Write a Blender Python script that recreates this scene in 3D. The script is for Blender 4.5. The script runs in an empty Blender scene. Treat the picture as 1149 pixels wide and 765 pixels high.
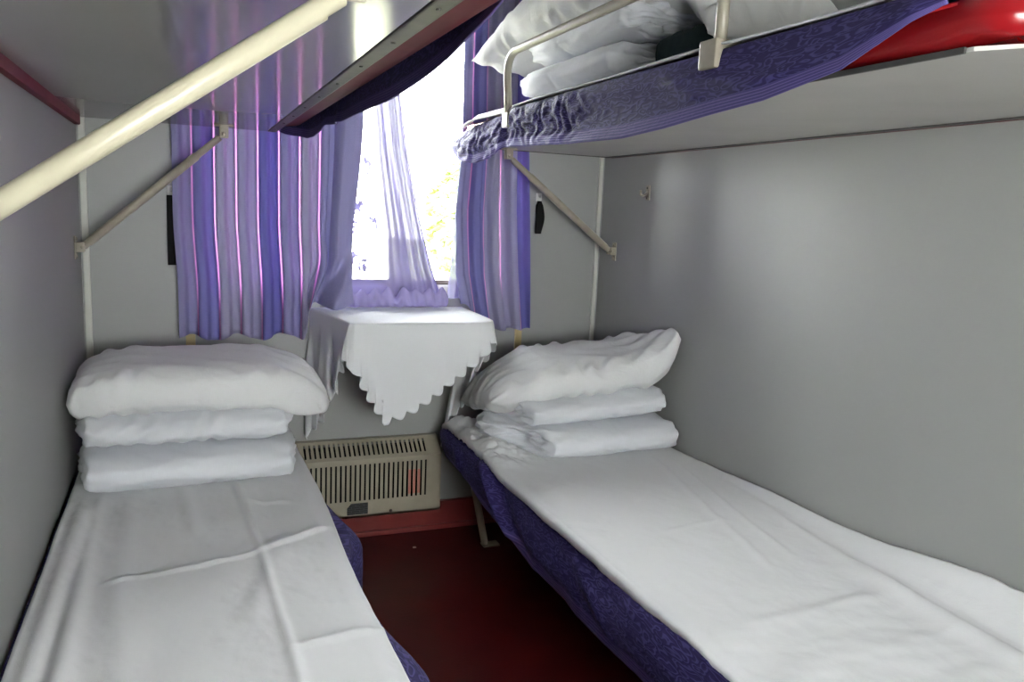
import bpy, bmesh, math, random
from mathutils import Vector, Matrix, noise, Euler
random.seed(7)
sc = bpy.context.scene
COL = sc.collection
PI = math.pi
W = 1.95            # width of the compartment
ZB = 1.534          # underside of the upper berths

# ------------------------------------------------------------------ materials
def new_mat(name):
    m = bpy.data.materials.new(name); m.use_nodes = True
    nt = m.node_tree; b = nt.nodes['Principled BSDF']
    return m, nt, b
def N(nt, t, **kw):
    n = nt.nodes.new(t)
    for k, v in kw.items():
        if k.startswith('i_'):
            n.inputs[k[2:].replace('_', ' ')].default_value = v
        else: setattr(n, k, v)
    return n
def rgb(c): return (c[0], c[1], c[2], 1.0)
def ramp(nt, fac, stops):
    r = nt.nodes.new('ShaderNodeValToRGB')
    el = r.color_ramp.elements
    while len(el) < len(stops): el.new(0.5)
    for e, (p, c) in zip(el, stops): e.position = p; e.color = rgb(c)
    nt.links.new(fac, r.inputs['Fac']); return r.outputs['Color']
def paint(name, c1, c2=None, scale=6.0, rough=0.4, spec=0.5, metal=0.0, bump=0.0, bscale=60.0, coat=0.0, detail=4.0):
    m, nt, b = new_mat(name)
    tc = N(nt, 'ShaderNodeTexCoord')
    if c2 is None: c2 = tuple(x*0.9 for x in c1)
    nz = N(nt, 'ShaderNodeTexNoise', i_Scale=scale, i_Detail=detail)
    nt.links.new(tc.outputs['Object'], nz.inputs['Vector'])
    nt.links.new(ramp(nt, nz.outputs['Fac'], [(0.3, c1), (0.7, c2)]), b.inputs['Base Color'])
    b.inputs['Roughness'].default_value = rough
    b.inputs['Specular IOR Level'].default_value = spec
    b.inputs['Metallic'].default_value = metal
    b.inputs['Coat Weight'].default_value = coat
    b.inputs['Coat Roughness'].default_value = 0.3
    if bump:
        n2 = N(nt, 'ShaderNodeTexNoise', i_Scale=bscale, i_Detail=3.0)
        nt.links.new(tc.outputs['Object'], n2.inputs['Vector'])
        bp = N(nt, 'ShaderNodeBump', i_Strength=bump, i_Distance=0.01)
        nt.links.new(n2.outputs['Fac'], bp.inputs['Height'])
        nt.links.new(bp.outputs['Normal'], b.inputs['Normal'])
    return m
def linen(name, c, rough=0.85, sheen=0.2, bump=0.12):
    """white woven cotton with small soft creases"""
    m, nt, b = new_mat(name)
    tc = N(nt, 'ShaderNodeTexCoord')
    n1 = N(nt, 'ShaderNodeTexNoise', i_Scale=9.0, i_Detail=6.0, i_Distortion=0.6)
    nt.links.new(tc.outputs['Object'], n1.inputs['Vector'])
    n2 = N(nt, 'ShaderNodeTexNoise', i_Scale=420.0, i_Detail=1.0)
    nt.links.new(tc.outputs['Object'], n2.inputs['Vector'])
    mx = N(nt, 'ShaderNodeMath', operation='MULTIPLY_ADD'); mx.inputs[1].default_value = 0.05
    nt.links.new(n2.outputs['Fac'], mx.inputs[0]); nt.links.new(n1.outputs['Fac'], mx.inputs[2])
    bp = N(nt, 'ShaderNodeBump', i_Strength=bump, i_Distance=0.02)
    nt.links.new(mx.outputs[0], bp.inputs['Height']); nt.links.new(bp.outputs['Normal'], b.inputs['Normal'])
    b.inputs['Base Color'].default_value = rgb(c)
    b.inputs['Roughness'].default_value = rough
    b.inputs['Specular IOR Level'].default_value = 0.2
    b.inputs['Sheen Weight'].default_value = sheen
    return m
def damask(name, dark, light, hem):
    """purple berth cover woven with scrolls; lighter ribbed band along the hem (uv v > .84)"""
    m, nt, b = new_mat(name)
    tc = N(nt, 'ShaderNodeTexCoord')
    nd = N(nt, 'ShaderNodeTexNoise', i_Scale=14.0, i_Detail=1.0)
    nt.links.new(tc.outputs['UV'], nd.inputs['Vector'])
    mixv = N(nt, 'ShaderNodeMix', data_type='VECTOR'); mixv.inputs[0].default_value = 0.10
    nt.links.new(tc.outputs['UV'], mixv.inputs[4]); nt.links.new(nd.outputs['Color'], mixv.inputs[5])
    vo = N(nt, 'ShaderNodeTexVoronoi', i_Scale=22.0, feature='F1')
    nt.links.new(mixv.outputs[1], vo.inputs['Vector'])
    sn = N(nt, 'ShaderNodeMath', operation='MULTIPLY'); sn.inputs[1].default_value = 17.0
    nt.links.new(vo.outputs['Distance'], sn.inputs[0])
    sn2 = N(nt, 'ShaderNodeMath', operation='SINE'); nt.links.new(sn.outputs[0], sn2.inputs[0])
    col = ramp(nt, sn2.outputs[0], [(0.0, dark), (1.0, light)])
    sp = N(nt, 'ShaderNodeSeparateXYZ')
    at = N(nt, 'ShaderNodeUVMap', uv_map='frac'); nt.links.new(at.outputs['UV'], sp.inputs[0])
    g = N(nt, 'ShaderNodeMath', operation='GREATER_THAN'); g.inputs[1].default_value = 0.84
    nt.links.new(sp.outputs['Y'], g.inputs[0])
    rb = N(nt, 'ShaderNodeMath', operation='MULTIPLY'); rb.inputs[1].default_value = 190.0
    nt.links.new(sp.outputs['Y'], rb.inputs[0])
    rs = N(nt, 'ShaderNodeMath', operation='SINE'); nt.links.new(rb.outputs[0], rs.inputs[0])
    hc = ramp(nt, rs.outputs[0], [(0.1, light), (0.8, hem)])
    mc = N(nt, 'ShaderNodeMix', data_type='RGBA')
    nt.links.new(g.outputs[0], mc.inputs[0]); nt.links.new(col, mc.inputs[6]); nt.links.new(hc, mc.inputs[7])
    nt.links.new(mc.outputs[2], b.inputs['Base Color'])
    bp = N(nt, 'ShaderNodeBump', i_Strength=0.12, i_Distance=0.003)
    nt.links.new(sn2.outputs[0], bp.inputs['Height']); nt.links.new(bp.outputs['Normal'], b.inputs['Normal'])
    b.inputs['Roughness'].default_value = 0.68; b.inputs['Specular IOR Level'].default_value = 0.12; b.inputs['Sheen Weight'].default_value = 0.03
    return m
def curtain_mat(name, pitch, off):
    """striped window curtain: wide bands of lavender and grey violet, thin pink threads between them
    that let more daylight through"""
    m, nt, b = new_mat(name); nt.nodes.remove(b)
    out = nt.nodes['Material Output']
    uv = N(nt, 'ShaderNodeTexCoord'); sp = N(nt, 'ShaderNodeSeparateXYZ')
    nt.links.new(uv.outputs['UV'], sp.inputs[0])
    a = N(nt, 'ShaderNodeMath', operation='MULTIPLY_ADD'); a.inputs[1].default_value = 1.0/pitch; a.inputs[2].default_value = off
    nt.links.new(sp.outputs['X'], a.inputs[0])
    fr = N(nt, 'ShaderNodeMath', operation='FRACT'); nt.links.new(a.outputs[0], fr.inputs[0])
    fl = N(nt, 'ShaderNodeMath', operation='FLOOR'); nt.links.new(a.outputs[0], fl.inputs[0])
    wn = N(nt, 'ShaderNodeTexWhiteNoise', noise_dimensions='1D'); nt.links.new(fl.outputs[0], wn.inputs['W'])
    band = ramp(nt, wn.outputs['Value'], [(0.0, (0.20, 0.195, 0.52)), (0.5, (0.33, 0.315, 0.56)), (1.0, (0.45, 0.43, 0.58))])
    # thread mask
    d = N(nt, 'ShaderNodeMath', operation='SUBTRACT'); d.inputs[1].default_value = 0.5
    nt.links.new(fr.outputs[0], d.inputs[0])
    ab = N(nt, 'ShaderNodeMath', operation='ABSOLUTE'); nt.links.new(d.outputs[0], ab.inputs[0])
    th = N(nt, 'ShaderNodeMapRange'); th.inputs['From Min'].default_value = 0.458; th.inputs['From Max'].default_value = 0.485
    nt.links.new(ab.outputs[0], th.inputs['Value'])
    wv = N(nt, 'ShaderNodeTexNoise', i_Scale=500.0, i_Detail=1.0)
    nt.links.new(uv.outputs['UV'], wv.inputs['Vector'])
    wc = ramp(nt, wv.outputs['Fac'], [(0.3, (0.85, 0.85, 0.9)), (0.7, (1.0, 1.0, 1.0))])
    ml = N(nt, 'ShaderNodeMix', data_type='RGBA', blend_type='MULTIPLY'); ml.inputs[0].default_value = 1.0
    nt.links.new(band, ml.inputs[6]); nt.links.new(wc, ml.inputs[7])
    cm = N(nt, 'ShaderNodeMix', data_type='RGBA'); cm.inputs[7].default_value = (0.55, 0.16, 0.46, 1)
    nt.links.new(th.outputs[0], cm.inputs[0]); nt.links.new(ml.outputs[2], cm.inputs[6])
    ct = N(nt, 'ShaderNodeMix', data_type='RGBA'); ct.inputs[7].default_value = (1.0, 0.62, 0.88, 1)
    nt.links.new(th.outputs[0], ct.inputs[0]); nt.links.new(ml.outputs[2], ct.inputs[6])
    df = N(nt, 'ShaderNodeBsdfDiffuse'); nt.links.new(cm.outputs[2], df.inputs['Color'])
    tr = N(nt, 'ShaderNodeBsdfTranslucent'); nt.links.new(ct.outputs[2], tr.inputs['Color'])
    fm = N(nt, 'ShaderNodeMapRange'); fm.inputs['To Min'].default_value = CURT_T; fm.inputs['To Max'].default_value = 0.62
    nt.links.new(th.outputs[0], fm.inputs['Value'])
    mx = N(nt, 'ShaderNodeMixShader'); nt.links.new(fm.outputs[0], mx.inputs[0])
    nt.links.new(df.outputs[0], mx.inputs[1]); nt.links.new(tr.outputs[0], mx.inputs[2])
    tpn = N(nt, 'ShaderNodeBsdfTransparent'); tpn.inputs['Color'].default_value = (1.0, 0.72, 0.9, 1)
    fo = N(nt, 'ShaderNodeMath', operation='MULTIPLY'); fo.inputs[1].default_value = 0.03
    nt.links.new(th.outputs[0], fo.inputs[0])
    m3 = N(nt, 'ShaderNodeMixShader'); nt.links.new(fo.outputs[0], m3.inputs[0])
    nt.links.new(mx.outputs[0], m3.inputs[1]); nt.links.new(tpn.outputs[0], m3.inputs[2])
    nt.links.new(m3.outputs[0], out.inputs['Surface'])
    return m
def lace_mat(name, openness, col, edge=0.9995):
    """sheer lavender net with woven sprigs; folds lying on each other read denser"""
    m, nt, b = new_mat(name); nt.nodes.remove(b)
    out = nt.nodes['Material Output']
    uv = N(nt, 'ShaderNodeTexCoord')
    vo = N(nt, 'ShaderNodeTexVoronoi', i_Scale=9.0, i_Randomness=0.7)
    nt.links.new(uv.outputs['UV'], vo.inputs['Vector'])
    nz = N(nt, 'ShaderNodeTexNoise', i_Scale=38.0, i_Detail=3.0, i_Distortion=1.2)
    nt.links.new(uv.outputs['UV'], nz.inputs['Vector'])
    sprig = N(nt, 'ShaderNodeMapRange'); sprig.inputs['From Min'].default_value = 0.42; sprig.inputs['From Max'].default_value = 0.34
    nt.links.new(vo.outputs['Distance'], sprig.inputs['Value'])
    petal = N(nt, 'ShaderNodeMapRange'); petal.inputs['From Min'].default_value = 0.46; petal.inputs['From Max'].default_value = 0.50
    nt.links.new(nz.outputs['Fac'], petal.inputs['Value'])
    mu = N(nt, 'ShaderNodeMath', operation='MULTIPLY')
    nt.links.new(sprig.outputs[0], mu.inputs[0]); nt.links.new(petal.outputs[0], mu.inputs[1])
    at = N(nt, 'ShaderNodeUVMap', uv_map='frac'); sp = N(nt, 'ShaderNodeSeparateXYZ'); nt.links.new(at.outputs['UV'], sp.inputs[0])
    # denser woven border towards the free edge and a deep hem band
    bd = N(nt, 'ShaderNodeMapRange'); bd.inputs['From Min'].default_value = 0.22; bd.inputs['From Max'].default_value = 0.40
    nt.links.new(sp.outputs['X'], bd.inputs['Value'])
    hb = N(nt, 'ShaderNodeMapRange'); hb.inputs['From Min'].default_value = 0.90; hb.inputs['From Max'].default_value = 0.95
    nt.links.new(sp.outputs['Y'], hb.inputs['Value'])
    bh = N(nt, 'ShaderNodeMath', operation='MAXIMUM'); nt.links.new(bd.outputs[0], bh.inputs[0]); nt.links.new(hb.outputs[0], bh.inputs[1])
    net = N(nt, 'ShaderNodeTexNoise', i_Scale=160.0, i_Detail=2.0); nt.links.new(uv.outputs['UV'], net.inputs['Vector'])
    nm = N(nt, 'ShaderNodeMapRange'); nm.inputs['From Min'].default_value = 0.3; nm.inputs['From Max'].default_value = 0.7
    nm.inputs['To Min'].default_value = 0.994; nm.inputs['To Max'].default_value = 1.0
    nt.links.new(net.outputs['Fac'], nm.inputs['Value'])
    base = N(nt, 'ShaderNodeMath', operation='MULTIPLY_ADD'); base.inputs[1].default_value = edge - (1.0-openness); base.inputs[2].default_value = 1.0 - openness
    st = N(nt, 'ShaderNodeTexNoise', i_Scale=1.0, i_Detail=2.0)
    sm = N(nt, 'ShaderNodeMapping'); sm.inputs['Scale'].default_value = (26.0, 1.6, 1.0)
    nt.links.new(at.outputs['UV'], sm.inputs['Vector']); nt.links.new(sm.outputs[0], st.inputs['Vector'])
    sr = N(nt, 'ShaderNodeMapRange'); sr.inputs['From Min'].default_value = 0.42; sr.inputs['From Max'].default_value = 0.56
    sr.inputs['To Min'].default_value = 0.975; sr.inputs['To Max'].default_value = 1.0
    nt.links.new(st.outputs['Fac'], sr.inputs['Value'])
    b2 = N(nt, 'ShaderNodeMath', operation='MULTIPLY'); nt.links.new(bd.outputs[0], b2.inputs[0]); nt.links.new(sr.outputs[0], b2.inputs[1])
    nt.links.new(b2.outputs[0], bh.inputs[0])
    nt.links.new(bh.outputs[0], base.inputs[0])
    mm = N(nt, 'ShaderNodeMath', operation='MULTIPLY'); nt.links.new(base.outputs[0], mm.inputs[0]); nt.links.new(nm.outputs[0], mm.inputs[1])
    d2 = N(nt, 'ShaderNodeMath', operation='MAXIMUM'); d2.use_clamp = True
    sp2 = N(nt, 'ShaderNodeMath', operation='MULTIPLY'); sp2.inputs[1].default_value = 0.9995
    nt.links.new(mu.outputs[0], sp2.inputs[0])
    nt.links.new(mm.outputs[0], d2.inputs[0]); nt.links.new(sp2.outputs[0], d2.inputs[1])
    tp = N(nt, 'ShaderNodeBsdfTransparent')
    df = N(nt, 'ShaderNodeBsdfDiffuse'); df.inputs['Color'].default_value = rgb(col)
    tr = N(nt, 'ShaderNodeBsdfTranslucent'); tr.inputs['Color'].default_value = rgb(col)
    m1 = N(nt, 'ShaderNodeMixShader'); m1.inputs[0].default_value = 0.008
    nt.links.new(df.outputs[0], m1.inputs[1]); nt.links.new(tr.outputs[0], m1.inputs[2])
    m2 = N(nt, 'ShaderNodeMixShader'); nt.links.new(d2.outputs[0], m2.inputs[0])
    nt.links.new(tp.outputs[0], m2.inputs[1]); nt.links.new(m1.outputs[0], m2.inputs[2])
    nt.links.new(m2.outputs[0], out.inputs['Surface'])
    return m
def glass_mat():
    m, nt, b = new_mat('window_glass'); nt.nodes.remove(b)
    out = nt.nodes['Material Output']
    tp = N(nt, 'ShaderNodeBsdfTransparent'); tp.inputs['Color'].default_value = (0.96, 0.98, 0.97, 1)
    gl = N(nt, 'ShaderNodeBsdfGlossy'); gl.inputs['Roughness'].default_value = 0.02
    fr = N(nt, 'ShaderNodeFresnel'); fr.inputs['IOR'].default_value = 1.45
    nz = N(nt, 'ShaderNodeTexNoise', i_Scale=3.0)
    mx = N(nt, 'ShaderNodeMixShader'); nt.links.new(fr.outputs[0], mx.inputs[0])
    nt.links.new(tp.outputs[0], mx.inputs[1]); nt.links.new(gl.outputs[0], mx.inputs[2])
    nt.links.new(mx.outputs[0], out.inputs['Surface'])
    return m
def emit_mat(name, c, s):
    m, nt, b = new_mat(name)
    b.inputs['Base Color'].default_value = rgb(c)
    b.inputs['Emission Color'].default_value = rgb(c); b.inputs['Emission Strength'].default_value = s
    return m

CURT_T = 0.105
SKY = 30.0
WALLC = (0.36, 0.365, 0.35)
M = {}
M['wall'] = paint('grey_green_wall_laminate', WALLC, tuple(x*0.96 for x in WALLC), 2.5, 0.44, 0.55, coat=0.06)
M['wall_dark'] = paint('corridor_wall', (0.45, 0.45, 0.42), None, 2.0, 0.5)
M['ceiling'] = paint('ceiling_paint', (0.62, 0.62, 0.60), None, 2.0, 0.6)
M['floor'] = paint('dark_red_linoleum', (0.085, 0.006, 0.006), (0.055, 0.004, 0.005), 9.0, 0.38, 0.4, bump=0.05, bscale=120)
M['skirting'] = paint('red_skirting', (0.22, 0.03, 0.025), (0.17, 0.022, 0.02), 9.0, 0.45)
M['cream'] = paint('cream_enamel', (0.58, 0.54, 0.40), (0.54, 0.50, 0.365), 14.0, 0.30, 0.5)
M['beige'] = paint('beige_enamel', (0.40, 0.36, 0.28), (0.34, 0.30, 0.24), 30.0, 0.38, 0.5)
M['trim'] = paint('pale_trim', (0.66, 0.66, 0.60), None, 8.0, 0.4)
M['trim_wood'] = paint('yellowed_trim', (0.62, 0.50, 0.26), (0.55, 0.43, 0.21), 20.0, 0.45)
M['heater'] = paint('heater_enamel', (0.42, 0.38, 0.29), (0.37, 0.335, 0.25), 16.0, 0.42)
M['black'] = paint('black_slot_shade', (0.012, 0.012, 0.012), None, 8.0, 0.7, 0.2)
M['strap'] = paint('black_strap', (0.006, 0.006, 0.006), None, 50.0, 0.8, 0.2)
M['red_valve'] = paint('red_valve_paint', (0.55, 0.19, 0.145), (0.50, 0.24, 0.18), 30.0, 0.45)
M['deck'] = paint('grey_gloss_laminate', (0.42, 0.41, 0.40), (0.40, 0.39, 0.38), 2.0, 0.13, 0.5, detail=1.0)
M['deck_lit'] = paint('pale_lit_board', (0.74, 0.72, 0.68), (0.69, 0.67, 0.63), 5.0, 0.24, 0.5)  # bounce light off the bed below is put into this paler colour
M['alu'] = paint('brushed_edge_strip', (0.10, 0.094, 0.09), (0.075, 0.07, 0.068), 40.0, 0.5, 0.25)
M['maroon'] = paint('maroon_vinyl', (0.15, 0.022, 0.034), (0.12, 0.017, 0.026), 18.0, 0.6, 0.25)
M['red'] = paint('red_vinyl', (0.33, 0.010, 0.014), (0.27, 0.008, 0.012), 10.0, 0.22, 0.5, bump=0.05, bscale=30)
M['rail'] = paint('grey_beige_rail', (0.40, 0.36, 0.33), (0.36, 0.32, 0.29), 20.0, 0.28, 0.5, metal=0.3)
M['sheet'] = linen('white_sheet_cotton', (0.78, 0.778, 0.79), bump=0.2)
M['pillow'] = linen('white_pillow_cotton', (0.76, 0.76, 0.765), bump=0.45)
M['quilt'] = linen('white_quilt_cotton', (0.74, 0.75, 0.79), bump=0.28)
M['cloth'] = linen('white_table_linen', (0.80, 0.81, 0.83), bump=0.06)
M['blanket'] = paint('dark_teal_wool', (0.022, 0.035, 0.036), (0.015, 0.026, 0.028), 60.0, 0.9, 0.1)
M['cover'] = damask('purple_damask', (0.030, 0.023, 0.10), (0.076, 0.063, 0.215), (0.165, 0.125, 0.34))
M['curtain_l'] = curtain_mat('striped_lavender_curtain', 0.0715, 0.12)
M['lace'] = lace_mat('lavender_lace', 0.75, (0.40, 0.36, 0.62))
M['glass'] = glass_mat()
M['frame'] = paint('window_frame_paint', (0.48, 0.46, 0.42), None, 12.0, 0.4)
M['gasket'] = paint('brown_rubber', (0.07, 0.05, 0.04), None, 30.0, 0.6)
M['white_plastic'] = paint('white_plastic', (0.7, 0.69, 0.66), None, 20.0, 0.35)
M['leaf'] = paint('tree_leaves', (0.34, 0.42, 0.14), (0.42, 0.48, 0.18), 4.0, 0.6)
M['bark'] = paint('bark', (0.12, 0.08, 0.05), None, 20.0, 0.9)
M['ground'] = paint('trackside_ground', (0.22, 0.24, 0.12), (0.30, 0.28, 0.20), 0.5, 0.9)
M['lamp'] = emit_mat('fill_lamp_diffuser', (1.0, 0.96, 0.9), 0.3)
M['paper'] = paint('scrap_paper', (0.75, 0.7, 0.62), None, 30.0, 0.8)

def plate_mat():
    m, nt, b = new_mat('black_rating_plate')
    tc = N(nt, 'ShaderNodeTexCoord')
    br = N(nt, 'ShaderNodeTexBrick', i_Scale=70.0)
    br.inputs['Color1'].default_value = (0.012, 0.014, 0.016, 1); br.inputs['Color2'].default_value = (0.02, 0.022, 0.024, 1)
    br.inputs['Mortar'].default_value = (0.075, 0.08, 0.08, 1); br.inputs['Mortar Size'].default_value = 0.05
    br.inputs['Brick Width'].default_value = 2.2; br.inputs['Row Height'].default_value = 0.55
    mp = N(nt, 'ShaderNodeMapping'); mp.inputs['Rotation'].default_value = (PI/2, 0, 0)
    nt.links.new(tc.outputs['Object'], mp.inputs['Vector']); nt.links.new(mp.outputs[0], br.inputs['Vector'])
    nt.links.new(br.outputs['Color'], b.inputs['Base Color']); b.inputs['Roughness'].default_value = 0.4
    return m
M['plate'] = plate_mat()

# ------------------------------------------------------------------ objects
def thing(name, loc, label=None, cat=None, group=None):
    o = bpy.data.objects.new(name, None); COL.objects.link(o)
    o.location = loc; o.empty_display_size = 0.05
    tag(o, label, cat, group); return o
def tag(o, label=None, cat=None, group=None, kind=None):
    if label: o['label'] = label
    if cat: o['category'] = cat
    if group: o['group'] = group
    if kind: o['kind'] = kind
    return o
def world_loc(o):
    v = Vector((0, 0, 0))
    while o is not None: v += Vector(o.location); o = o.parent
    return v
def link(name, bm, mat, parent=None, base=None, smooth=True, solid=0.0, off=0.0, sub=0, angle=None):
    """bm is in world coordinates; base is the object's own origin"""
    pw = world_loc(parent) if parent else Vector((0, 0, 0))
    base = Vector(base) if base is not None else pw
    bmesh.ops.translate(bm, verts=bm.verts, vec=-base)
    me = bpy.data.meshes.new(name); bm.to_mesh(me); bm.free()
    if smooth: me.polygons.foreach_set('use_smooth', [True]*len(me.polygons))
    o = bpy.data.objects.new(name, me); COL.objects.link(o)
    o.location = base - pw
    if parent: o.parent = parent
    me.materials.append(mat)
    if solid:
        md = o.modifiers.new('thickness', 'SOLIDIFY'); md.thickness = solid; md.offset = off
    if sub:
        md = o.modifiers.new('smooth', 'SUBSURF'); md.levels = sub; md.render_levels = sub
    if smooth and angle:
        try: me.set_sharp_from_angle(angle=angle)
        except Exception: pass
    return o
def BM(): return bmesh.new()
def add_box(bm, x0, x1, y0, y1, z0, z1, bev=0.0, seg=2):
    t = bmesh.new(); bmesh.ops.create_cube(t, size=1.0)
    for v in t.verts:
        v.co = Vector(((x0+x1)/2 + v.co.x*(x1-x0), (y0+y1)/2 + v.co.y*(y1-y0), (z0+z1)/2 + v.co.z*(z1-z0)))
    if bev: bmesh.ops.bevel(t, geom=list(t.edges), offset=bev, segments=seg, affect='EDGES', profile=0.6)
    me = bpy.data.meshes.new('t'); t.to_mesh(me); t.free(); bm.from_mesh(me); bpy.data.meshes.remove(me)
def add_tube(bm, pts, r, seg=14, cap=True):
    pts = [Vector(p) for p in pts]; n = len(pts); rings = []
    rr = r if isinstance(r, (list, tuple)) else [r]*n
    up = None
    for i, p in enumerate(pts):
        d = (pts[min(i+1, n-1)] - pts[max(i-1, 0)]).normalized()
        if up is None:
            up = Vector((0, 0, 1)) if abs(d.z) < 0.9 else Vector((1, 0, 0))
        a = d.cross(up).normalized(); b = a.cross(d).normalized(); up = b
        rings.append([bm.verts.new(p + a*rr[i]*math.cos(k*2*PI/seg) + b*rr[i]*math.sin(k*2*PI/seg)) for k in range(seg)])
    for i in range(n-1):
        for k in range(seg):
            bm.faces.new((rings[i][k], rings[i][(k+1) % seg], rings[i+1][(k+1) % seg], rings[i+1][k]))
    if cap:
        bm.faces.new(rings[0][::-1]); bm.faces.new(rings[-1])
def add_cyl(bm, a, b, r, seg=20, bev=0.12):
    a, b = Vector(a), Vector(b); d = b-a; L = d.length; e = min(bev*r, L*0.3); u = d/L
    add_tube(bm, [a, a+u*1e-4, a+u*e, b-u*e, b-u*1e-4, b], [r-e, r-e, r, r, r-e, r-e], seg)
def add_prism(bm, prof, axis, c0, c1):
    """extrude a closed 2-D outline along an axis"""
    def P(q, c):
        if axis == 'x': return (c, q[0], q[1])
        if axis == 'y': return (q[0], c, q[1])
        return (q[0], q[1], c)
    A = [bm.verts.new(P(q, c0)) for q in prof]; B = [bm.verts.new(P(q, c1)) for q in prof]
    n = len(prof)
    for i in range(n): bm.faces.new((A[i], A[(i+1) % n], B[(i+1) % n], B[i]))
    bm.faces.new(A[::-1]); bm.faces.new(B)
    bmesh.ops.recalc_face_normals(bm, faces=list(bm.faces))
def grid(nu, nv, f, uvf=None):
    """cloth surface: f(u,v)->point for u,v in 0..1; uv in metres + 'frac' uv"""
    bm = BM(); V = [[bm.verts.new(f(i/nu, j/nv)) for j in range(nv+1)] for i in range(nu+1)]
    l1 = bm.loops.layers.uv.new('UVMap'); l2 = bm.loops.layers.uv.new('frac')
    for i in range(nu):
        for j in range(nv):
            fc = bm.faces.new((V[i][j], V[i+1][j], V[i+1][j+1], V[i][j+1]))
            for lp, (a, b) in zip(fc.loops, ((i, j), (i+1, j), (i+1, j+1), (i, j+1))):
                u, v = a/nu, b/nv
                lp[l2].uv = (u, v); lp[l1].uv = uvf(u, v) if uvf else (u, v)
    return bm
def nz(x, y=0.0, z=0.0): return noise.noise(Vector((x, y, z)))
def fb(x, y=0.0, z=0.0, o=4): return noise.fractal(Vector((x, y, z)), 0.8, 2.1, o)
def ss(a, b, x):
    t = max(0.0, min(1.0, (x-a)/(b-a))); return t*t*(3-2*t)
def gs(x, c, w): return math.exp(-((x-c)/w)**2)
def interp(pts, x):
    if x <= pts[0][0]: return pts[0][1]
    for (a, p), (b, q) in zip(pts, pts[1:]):
        if x <= b: return p + (q-p)*(x-a)/(b-a)
    return pts[-1][1]
def crease(x, y, x0, y0, x1, y1, w):
    """soft ridge along a segment"""
    d = Vector((x1-x0, y1-y0)); L = d.length; d /= L
    q = Vector((x-x0, y-y0)); t = q.dot(d); n = d.x*q.y - d.y*q.x
    return math.exp(-(n/w)**2)*ss(-0.03, 0.05, t)*(1-ss(L-0.05, L+0.03, t))

# ------------------------------------------------------------------ setting
def struct(name, bm, mat, smooth=False, parent=None):
    o = link(name, bm, mat, parent, smooth=smooth)
    if parent is None: o['kind'] = 'structure'
    return o
YE = -2.25; YF = -3.75; XL, XR = -1.0, 2.95; ZC = 2.45
b = BM(); add_box(b, XL-.05, XR+.05, YF-.05, .12, -.05, 0); struct('floor', b, M['floor'])
b = BM(); add_box(b, XL-.05, XR+.05, YF-.05, .12, ZC, ZC+.05); struct('ceiling', b, M['ceiling'])
b = BM(); add_box(b, -.04, 0, YE, 0, 0, ZC); struct('wall_left', b, M['wall'])
b = BM(); add_box(b, W, W+.04, YE, 0, 0, ZC); struct('wall_right', b, M['wall'])
WX0, WX1, WZ0, WZ1 = 0.345, 1.585, 0.945, 2.07
b = BM()
add_box(b, -.04, WX0, 0, .12, 0, ZC); add_box(b, WX1, W+.04, 0, .12, 0, ZC)
add_box(b, WX0, WX1, 0, .12, 0, WZ0); add_box(b, WX0, WX1, 0, .12, WZ1, ZC)
struct('wall_back', b, M['wall'])
b = BM(); add_box(b, XL-.05, XL, YF, YE, 0, ZC); struct('wall_corridor_left', b, M['wall_dark'])
b = BM(); add_box(b, XR, XR+.05, YF, YE, 0, ZC); struct('wall_corridor_right', b, M['wall_dark'])
b = BM(); add_box(b, XL, -.04, YE, YE+.04, 0, ZC); add_box(b, W+.04, XR, YE, YE+.04, 0, ZC); struct('wall_light_seal', b, M['wall_dark'])  # unseen partitions added to keep sky light from leaking in
CX0, CX1, CZ0, CZ1 = 0.45, 1.40, 0.92, 1.50
b = BM()
add_box(b, XL, CX0, YF-.05, YF, 0, ZC); add_box(b, CX1, XR, YF-.05, YF, 0, ZC)
add_box(b, CX0, CX1, YF-.05, YF, 0, CZ0); add_box(b, CX0, CX1, YF-.05, YF, CZ1, ZC)
struct('wall_front', b, M['wall_dark'])
def window(name, x0, x1, z0, z1, y0, y1):
    b = BM(); w = .045
    add_box(b, x0, x0+w, y0, y1, z0, z1, .004); add_box(b, x1-w, x1, y0, y1, z0, z1, .004)
    add_box(b, x0+w, x1-w, y0, y1, z1-w, z1, .004); add_box(b, x0+w, x1-w, y0, y1, z0, z0+.05, .004)
    fr = struct(name, b, M['frame'])
    ym = (y0+y1)/2
    b = BM(); add_box(b, x0+w, x1-w, ym-.003, ym+.003, z0+.05, z1-w); link('pane', b, M['glass'], fr, smooth=False)
    b = BM(); add_box(b, x0+w-.004, x1-w+.004, ym-.016, ym+.010, z0+.05, z0+.068, .003); link('gasket', b, M['gasket'], fr, smooth=False)
    return fr
w1 = window('window_1', WX0, WX1, WZ0, WZ1, .066, .110)
window('window_fill', CX0, CX1, CZ0, CZ1, YF-.045, YF-.005)  # unseen window behind the camera, added and sized for its fill light
b = BM(); add_box(b, .006, .026, -.012, 0, .0, ZC, .003); struct('trim_1', b, M['trim'])
b = BM(); add_box(b, W-.028, W-.011, -.012, 0, .0, ZC, .003); struct('trim_2', b, M['trim'])
b = BM(); add_box(b, .318, .350, -.010, 0, .10, .94, .003); struct('trim_3', b, M['trim_wood'])
b = BM(); add_box(b, 1.575, 1.605, -.010, 0, .10, .94, .003); struct('trim_4', b, M['trim_wood'])
b = BM(); add_box(b, 0, W, -.020, 0, 0.012, .115, .004); add_box(b, 0, W, -.034, 0, 0, .020, .004); struct('baseboard_back', b, M['skirting'])
b = BM(); add_box(b, -30, 30, .5, 60, -1.2, -1.1); struct('ground', b, M['ground'])

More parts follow.
